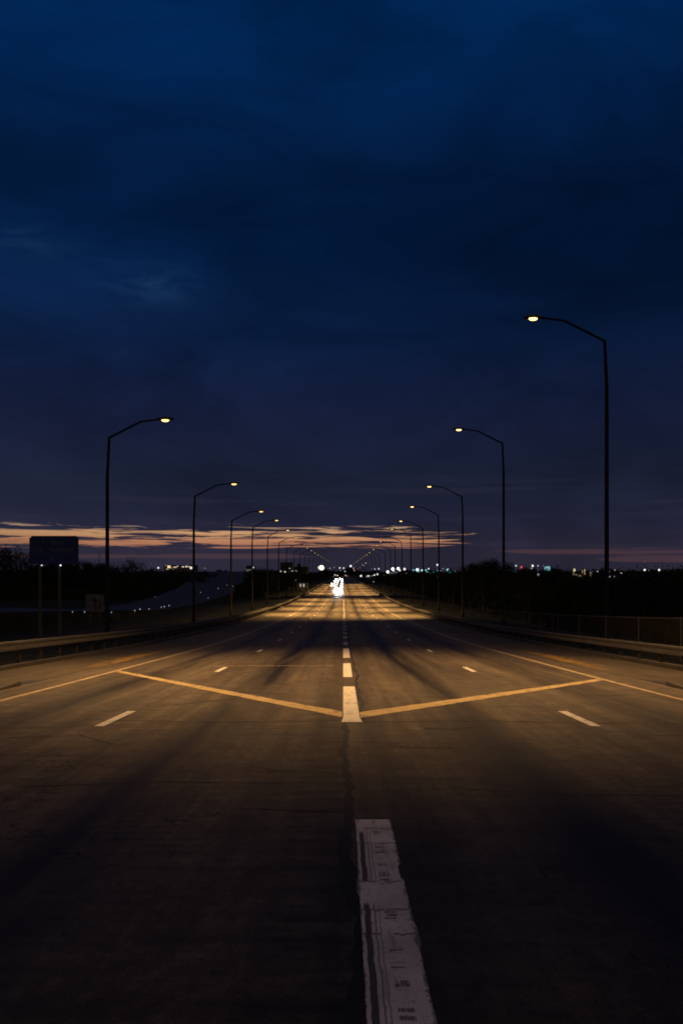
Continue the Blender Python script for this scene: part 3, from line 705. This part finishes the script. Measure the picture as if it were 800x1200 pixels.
VAR=[tree_variant(1,26),tree_variant(2,34),tree_variant(3,30),tree_variant(4,14)]
tcount={}
def tree(X,Y,ztop,label,group,var=None,wide=1.):
    gz=ground(X,Y); h=max(2.2,ztop-gz); v=VAR[var if var is not None else random.randrange(3)]
    t=empty('tree',(X,Y,gz),label,'tree',group,random.uniform(0,6.28))
    k=h/9.6; t.scale=(k*wide,k*wide,k)
    for nm,me in (('trunk',v[0]),('crown',v[1])):
        o=bpy.data.objects.new(nm,me); COL.objects.link(o); o.parent=t
def toy(tab,x):
    for (a,b),(c,d) in zip(tab,tab[1:]):
        if a<=x<=c: return b+(d-b)*(x-a)/(c-a)
    return tab[-1][1]
# right belt, parallel to the road
tabR=[(440,680),(455,675),(480,671.5),(545,671),(555,664),(575,661.5),(592,666),(606,672),(640,672.5),(670,675.5),(700,675.5),(760,675),(830,675),(1200,668)]
x=452.
random.seed(21)
while x<830:
    Xb=random.uniform(24,33); Y=min(620,F*Xb/(x-PX)); Y=max(Y,55); X=pX(x,Y)
    yt=toy(tabR,x)+random.uniform(-2.0,2.5)
    tree(X,Y,pz(yt,Y),'dark bushy tree in the black tree belt beyond the right verge','trees of the right belt',None,random.uniform(1.0,1.5))
    x+= 2.6 if x<500 else 5. if x<620 else 9.
# left belt following the road
tabL=[(290,669),(330,670),(345,671),(380,671),(388,675),(394,681)]
x=294.
while x<394:
    Xb=random.uniform(22,28); Y=min(700,F*Xb/(PX-x)); X=pX(x,Y)
    tree(X,Y,pz(toy(tabL,x)+random.uniform(-1,2.5),Y),'dark tree of the belt between the far left lamps and the ramp','trees of the left roadside belt',None,random.uniform(1.,1.5))
    x+=2.8
# left horizon wood
tabW=[(-60,646),(0,648),(14,646),(30,655),(36,668),(56,662),(66,653),(84,658),(92,666),(104,660),(122,664),(132,668),(142,661),(150,666),(160,659),(168,668),(190,670),(245,671)]
x=-40.
while x<246:
    Y=random.uniform(300,350); X=pX(x,Y); big=x<36
    tree(X,Y,pz(toy(tabW,x)+random.uniform(-1,2.),Y),'tall loose tree at the far left edge, bare twigs showing' if big else 'dark tree in the line along the left horizon','tall trees at the left edge' if big else 'trees along the left horizon',3 if (big or 135<x<168) else None,random.uniform(.9,1.5))
    x+=3.4 if x<165 else 4.5
# undergrowth as uncountable stuff
def under(name,spots,label,n,size):
    rr=random.Random(5); bm=bmesh.new()
    for k in range(n):
        X,Y,h=spots(rr); h*=.8+.25*math.sin(X*.21)+.2*math.sin(X*.083+1)+.15*math.sin(X*.57+Y); g=ground(X,Y); c=Vector((X,Y,g+rr.random()**.7*h)); s_=rr.uniform(.6,1.2)*size
        u=Vector((rr.uniform(-1,1),rr.uniform(-.3,.3),rr.uniform(-1,1))).normalized(); v=u.cross(Vector((rr.uniform(-.3,.3),1,rr.uniform(-.3,.3)))).normalized()
        bm.faces.new([bm.verts.new(c+u*s_),bm.verts.new(c+v*s_*.8),bm.verts.new(c-u*s_),bm.verts.new(c-v*s_*.8)])
    o=link(name,bm,M['leaf']); tag(o,label,'undergrowth',None,'stuff')
def spR(rr):
    Y=45+rr.random()**1.3*600; return rr.uniform(25,34),Y,(5.0 if Y>90 else 2.+3.*(Y-45)/45)
def spL(rr):
    Y=225+rr.random()**1.2*560; return -rr.uniform(22,30),Y,5.5
def spW(rr):
    x=rr.uniform(-80,246); Y=rr.uniform(292,345); return pX(x,Y),Y,6.5
under('undergrowth',spR,'dark scrub filling the foot of the right tree belt',26000,.42)
under('undergrowth',spL,'dark scrub under the left roadside trees',15000,.45)
under('undergrowth',spW,'dark scrub under the left horizon trees',16000,.6)
def spF(rr): 
    Y=rr.uniform(940,1000); return rr.uniform(-620,620),Y,8.
under('distant_woodland',spF,'dark woodland far along the horizon',14000,1.6)

# ------------------------------------------------------------------ oncoming cars
def make_car(X,Y,label,paint,power,hl):
    t=empty('car',(X,Y,zroad(Y)),label,'car','oncoming cars far down the left lanes')
    bm=bmesh.new() # front faces -Y
    prof=[(-2.2,.32),(-2.25,.62),(-2.1,.78),(-1.05,.95),(-.25,1.42),(.9,1.45),(1.75,1.05),(2.2,.95),(2.25,.40),(2.1,.28)]
    L=[]
    for sx,ins in ((-.88,0),(.88,0)):
        L.append([bm.verts.new((sx*(.80 if z>1.1 else 1.),y,z)) for y,z in prof])
    n=len(prof)
    for k in range(n): bm.faces.new((L[0][k],L[0][(k+1)%n],L[1][(k+1)%n],L[1][k]))
    bm.faces.new(L[0][::-1]); bm.faces.new(L[1]); bmesh.ops.recalc_face_normals(bm,faces=bm.faces)
    bmesh.ops.bevel(bm,geom=list(bm.edges),offset=.05,segments=2,affect='EDGES')
    link('body',bm,paint,t,True)
    bm=bmesh.new(); v=[bm.verts.new(p) for p in ((-.78,-1.02,1.0),(.78,-1.02,1.0),(.64,-.34,1.39),(-.64,-.34,1.39))]; bm.faces.new(v)
    r=bmesh.ops.extrude_face_region(bm,geom=bm.faces[:]); 
    for e in r['geom']:
        if isinstance(e,bmesh.types.BMVert): e.co+=Vector((0,-.03,.03))
    link('windscreen',bm,M['glass'],t)
    for sx in (-.80,.80):
        for sy in (-1.4,1.4):
            bm=bmesh.new(); tube(bm,[(sx-.1,sy,.33),(sx+.1,sy,.33)],.33,16); link('wheel',bm,M['rubber'],t)
    for sx in (-.62,.62):
        bm=bmesh.new(); ellipsoid(bm,(sx,-2.22,.68),(.25,.06,.17),10,6); h=link('headlight',bm,emit((1.,.97,.92),hl),t,True)
        LL=bpy.data.lights.new('headlight_beam','SPOT'); LL.energy=power; LL.color=(1.,.95,.90); LL.spot_size=R(6.4); LL.spot_blend=.9; LL.shadow_soft_size=.12
        lo=bpy.data.objects.new('headlight_beam',LL); COL.objects.link(lo); lo.parent=h; lo.location=(sx,-2.34,.70); lo.rotation_euler=(R(90-3.15),0,R(180)); 
cars=[(-1.9+.3*(-1)**k,b) for k,b in enumerate([300,322,345,370,400,432,468,508,550,600,655,715])]
cars=[(a,b,'nearest' if k==0 else 'farthest' if k==11 else ORD[k]) for k,(a,b) in enumerate(cars)]
for i,(X,Y,w) in enumerate(cars):
    make_car(X,Y,'%s oncoming car in the inner left lane, headlights on'%w,M['carpaint'] if i%2 else M['carpaint2'],190000,24)
for i,(X,Y,w) in enumerate([(-5.0,410,'nearest'),(-5.1,520,'second'),(-5.3,640,'farthest')]):
    make_car(X,Y,'%s oncoming car in the outer left lane, headlights on'%w,M['carpaint2'] if i%2 else M['carpaint'],22000,14)

# ------------------------------------------------------------------ sky
w=bpy.data.worlds.new('World'); sc.world=w; w.use_nodes=True; nt=w.node_tree; nt.nodes.clear(); t=NT(nt)
tc=t.new('ShaderNodeTexCoord'); sp=t.new('ShaderNodeSeparateXYZ'); t.put(tc.outputs['Generated'],sp.inputs[0])
x,y,z=sp.outputs
hyp=t.m('SQRT',t.m('ADD',t.m('MULTIPLY',x,x),t.m('MULTIPLY',y,y)))
v=t.m('DIVIDE',z,t.m('MAXIMUM',hyp,.001)); u=t.m('ARCTAN2',x,y)
S=lambda y_: max(0,(668-y_)/967/.8)
stops=[(0.,lin((40,37,52))),(S(655),lin((40,37,52))),(S(640),lin((38,36,52))),(S(610),lin((31,33,52))),(S(570),lin((26,31,50))),(S(500),lin((22,29,55))),(S(400),lin((10,28,60))),(S(300),lin((3,24,56))),(S(200),lin((3,25,58))),(S(100),lin((2,31,71))),(S(20),lin((1,34,76))),(1.,lin((2,36,80)))]
base=t.ramp(t.m('DIVIDE',v,.8),[(p,tuple(c)) for p,c in stops])
uv=t.vec(u,v)
n1=t.noise(t.vec(t.m('MULTIPLY',u,3.6),t.m('MULTIPLY',v,8.5)),1.,8.,.6,.7)
n2=t.noise(t.vec(t.m('MULTIPLY',u,1.2),t.m('MULTIPLY',v,3.),5.),1.,3.)
f=t.m('MULTIPLY',t.mr(n1,.3,.7,.70,1.28,False),t.mr(n2,.3,.7,.88,1.12,False))
dark=t.m('MULTIPLY',t.gauss(u,.42,.34),t.gauss(v,.36,.15)); f=t.m('MULTIPLY',f,t.m('SUBTRACT',1.,t.m('MULTIPLY',dark,.55)))
dk2=t.m('MULTIPLY',t.gauss(u,-.05,.25),t.gauss(v,.44,.10)); f=t.m('MULTIPLY',f,t.m('SUBTRACT',1.,t.m('MULTIPLY',dk2,.15)))
lt=t.m('MULTIPLY',t.gauss(u,-.34,.17),t.gauss(v,.345,.045)); f=t.m('ADD',f,t.m('MULTIPLY',lt,.45))
f=t.m('MULTIPLY',f,1.15)
sky=t.mix(1.,base,t.vec(f,f,f),'MULTIPLY')
# small lighter wisps
wn=t.noise(t.vec(t.m('MULTIPLY',u,16.),t.m('MULTIPLY',v,42.),2.),1.,6.,.6,.6)
wm=t.m('ADD',t.m('MULTIPLY',t.gauss(u,-.235,.055),t.gauss(v,.338,.022)),t.m('MULTIPLY',t.m('MULTIPLY',t.gauss(u,-.39,.06),t.gauss(v,.372,.02)),.7))
sky=t.mix(t.m('MULTIPLY',wm,t.mr(wn,.36,.70,0.,.75)),sky,tuple(lin((26,54,92)))+(1,))
# high soft purple streaks near the horizon
pn=t.noise(t.vec(t.m('MULTIPLY',u,2.6),t.m('MULTIPLY',v,60.),8.),1.,5.,.55,.3)
pm=t.m('MULTIPLY',t.mr(pn,.5,.7),t.m('MULTIPLY',t.mr(v,.01,.03),t.mr(v,.07,.14,1.,0.)))
sky=t.mix(t.m('MULTIPLY',pm,.45),sky,tuple(lin((50,47,64)))+(1,))
# the glowing breaks in the cloud
sn=t.noise(t.vec(t.m('MULTIPLY',u,11.),t.m('MULTIPLY',v,240.),1.3),1.,7.,.62,.6)
sb=t.ramp(t.m('DIVIDE',v,.08),[(0.,(0,0,0)),(.24,(.0,.0,.0)),(.32,(.41,)*3),(.38,(.51,)*3),(.48,(.48,)*3),(.56,(.50,)*3),(.63,(.40,)*3),(.70,(.34,)*3),(.78,(.0,)*3)])
ub=t.mr(u,.06,.20,0.,-.30)
sm=t.mr(t.m('ADD',t.m('ADD',sn,sb),ub),.92,1.03)
oc=t.ramp(t.m('DIVIDE',v,.08),[(0.,tuple(lin((120,80,80)))),(.30,tuple(lin((150,100,85)))),(.42,tuple(lin((184,126,92)))),(.55,tuple(lin((205,156,112)))),(.72,tuple(lin((150,130,120))))])
side=t.mr(t.m('ABSOLUTE',t.m('ADD',u,.06)),.1,.5,1.,.62)
oc=t.mix(1.,oc,t.vec(side,side,side),'MULTIPLY')
sky=t.mix(t.m('MULTIPLY',sm,.95),sky,oc)
# dim pink bars lower down (left) and at the right
ln=t.noise(t.vec(t.m('MULTIPLY',u,4.),t.m('MULTIPLY',v,190.),6.),1.,5.,.55,.4)
lb=t.m('MULTIPLY',t.gauss(v,.0165,.0035),t.mr(u,-.1,.0,1.,0.))
rb=t.m('MULTIPLY',t.gauss(v,.0205,.0045),t.mr(u,.12,.24)); rb=t.m('ADD',rb,t.m('MULTIPLY',t.gauss(v,.0125,.004),t.mr(u,.27,.34)))
lm=t.mr(t.m('ADD',ln,t.m('MULTIPLY',t.m('ADD',lb,rb),.45)),.72,.88)
lm=t.m('MULTIPLY',lm,t.mr(v,.03,.04,1.,0.))
sky=t.mix(t.m('MULTIPLY',lm,.5),sky,tuple(lin((84,60,66)))+(1,))
# overhead and behind: unseen warm grey glow, added to fill the near road
bk=t.mr(y,.30,-.25,0.,1.); ov=t.mr(v,.85,1.6)
sky=t.mix(t.m('MAXIMUM',bk,ov),sky,(.088,.064,.058,1))
# below the horizon: dark
sky=t.mix(t.mr(v,-.01,-.002,1.,0.),sky,(.003,.003,.004,1))
bg=t.new('ShaderNodeBackground'); t.put(sky,bg.inputs[0]); bg.inputs[1].default_value=1.
out=t.new('ShaderNodeOutputWorld'); t.put(bg.outputs[0],out.inputs[0])
w.cycles.sampling_method='MANUAL'; w.cycles.sample_map_resolution=512

# ------------------------------------------------------------------ camera & settings
cam=bpy.data.cameras.new('camera'); co=bpy.data.objects.new('camera',cam); COL.objects.link(co)
co.location=(0,0,CZ); co.rotation_euler=(R(90),0,0)
cam.sensor_fit='HORIZONTAL'; cam.sensor_width=36.; cam.lens=F/800*36.
# frame is portrait: shift is measured in units of the horizontal sensor
cam.shift_y=68/800.; cam.shift_x=-2/800.
cam.clip_start=.1; cam.clip_end=6000
sc.camera=co
sc.view_settings.view_transform='Standard'; sc.view_settings.look='None'; sc.view_settings.exposure=0; sc.view_settings.gamma=1
sc.view_settings.use_curve_mapping=False
sc.cycles.use_denoising=True
sc.cycles.pixel_filter_type='BLACKMAN_HARRIS'; sc.cycles.filter_width=1.75
sc.cycles.sample_clamp_indirect=3.; sc.cycles.sample_clamp_direct=0.
sc.cycles.max_bounces=5; sc.cycles.diffuse_bounces=2; sc.cycles.glossy_bounces=2; sc.cycles.transparent_max_bounces=6
sc.cycles.caustics_reflective=False; sc.cycles.caustics_refractive=False
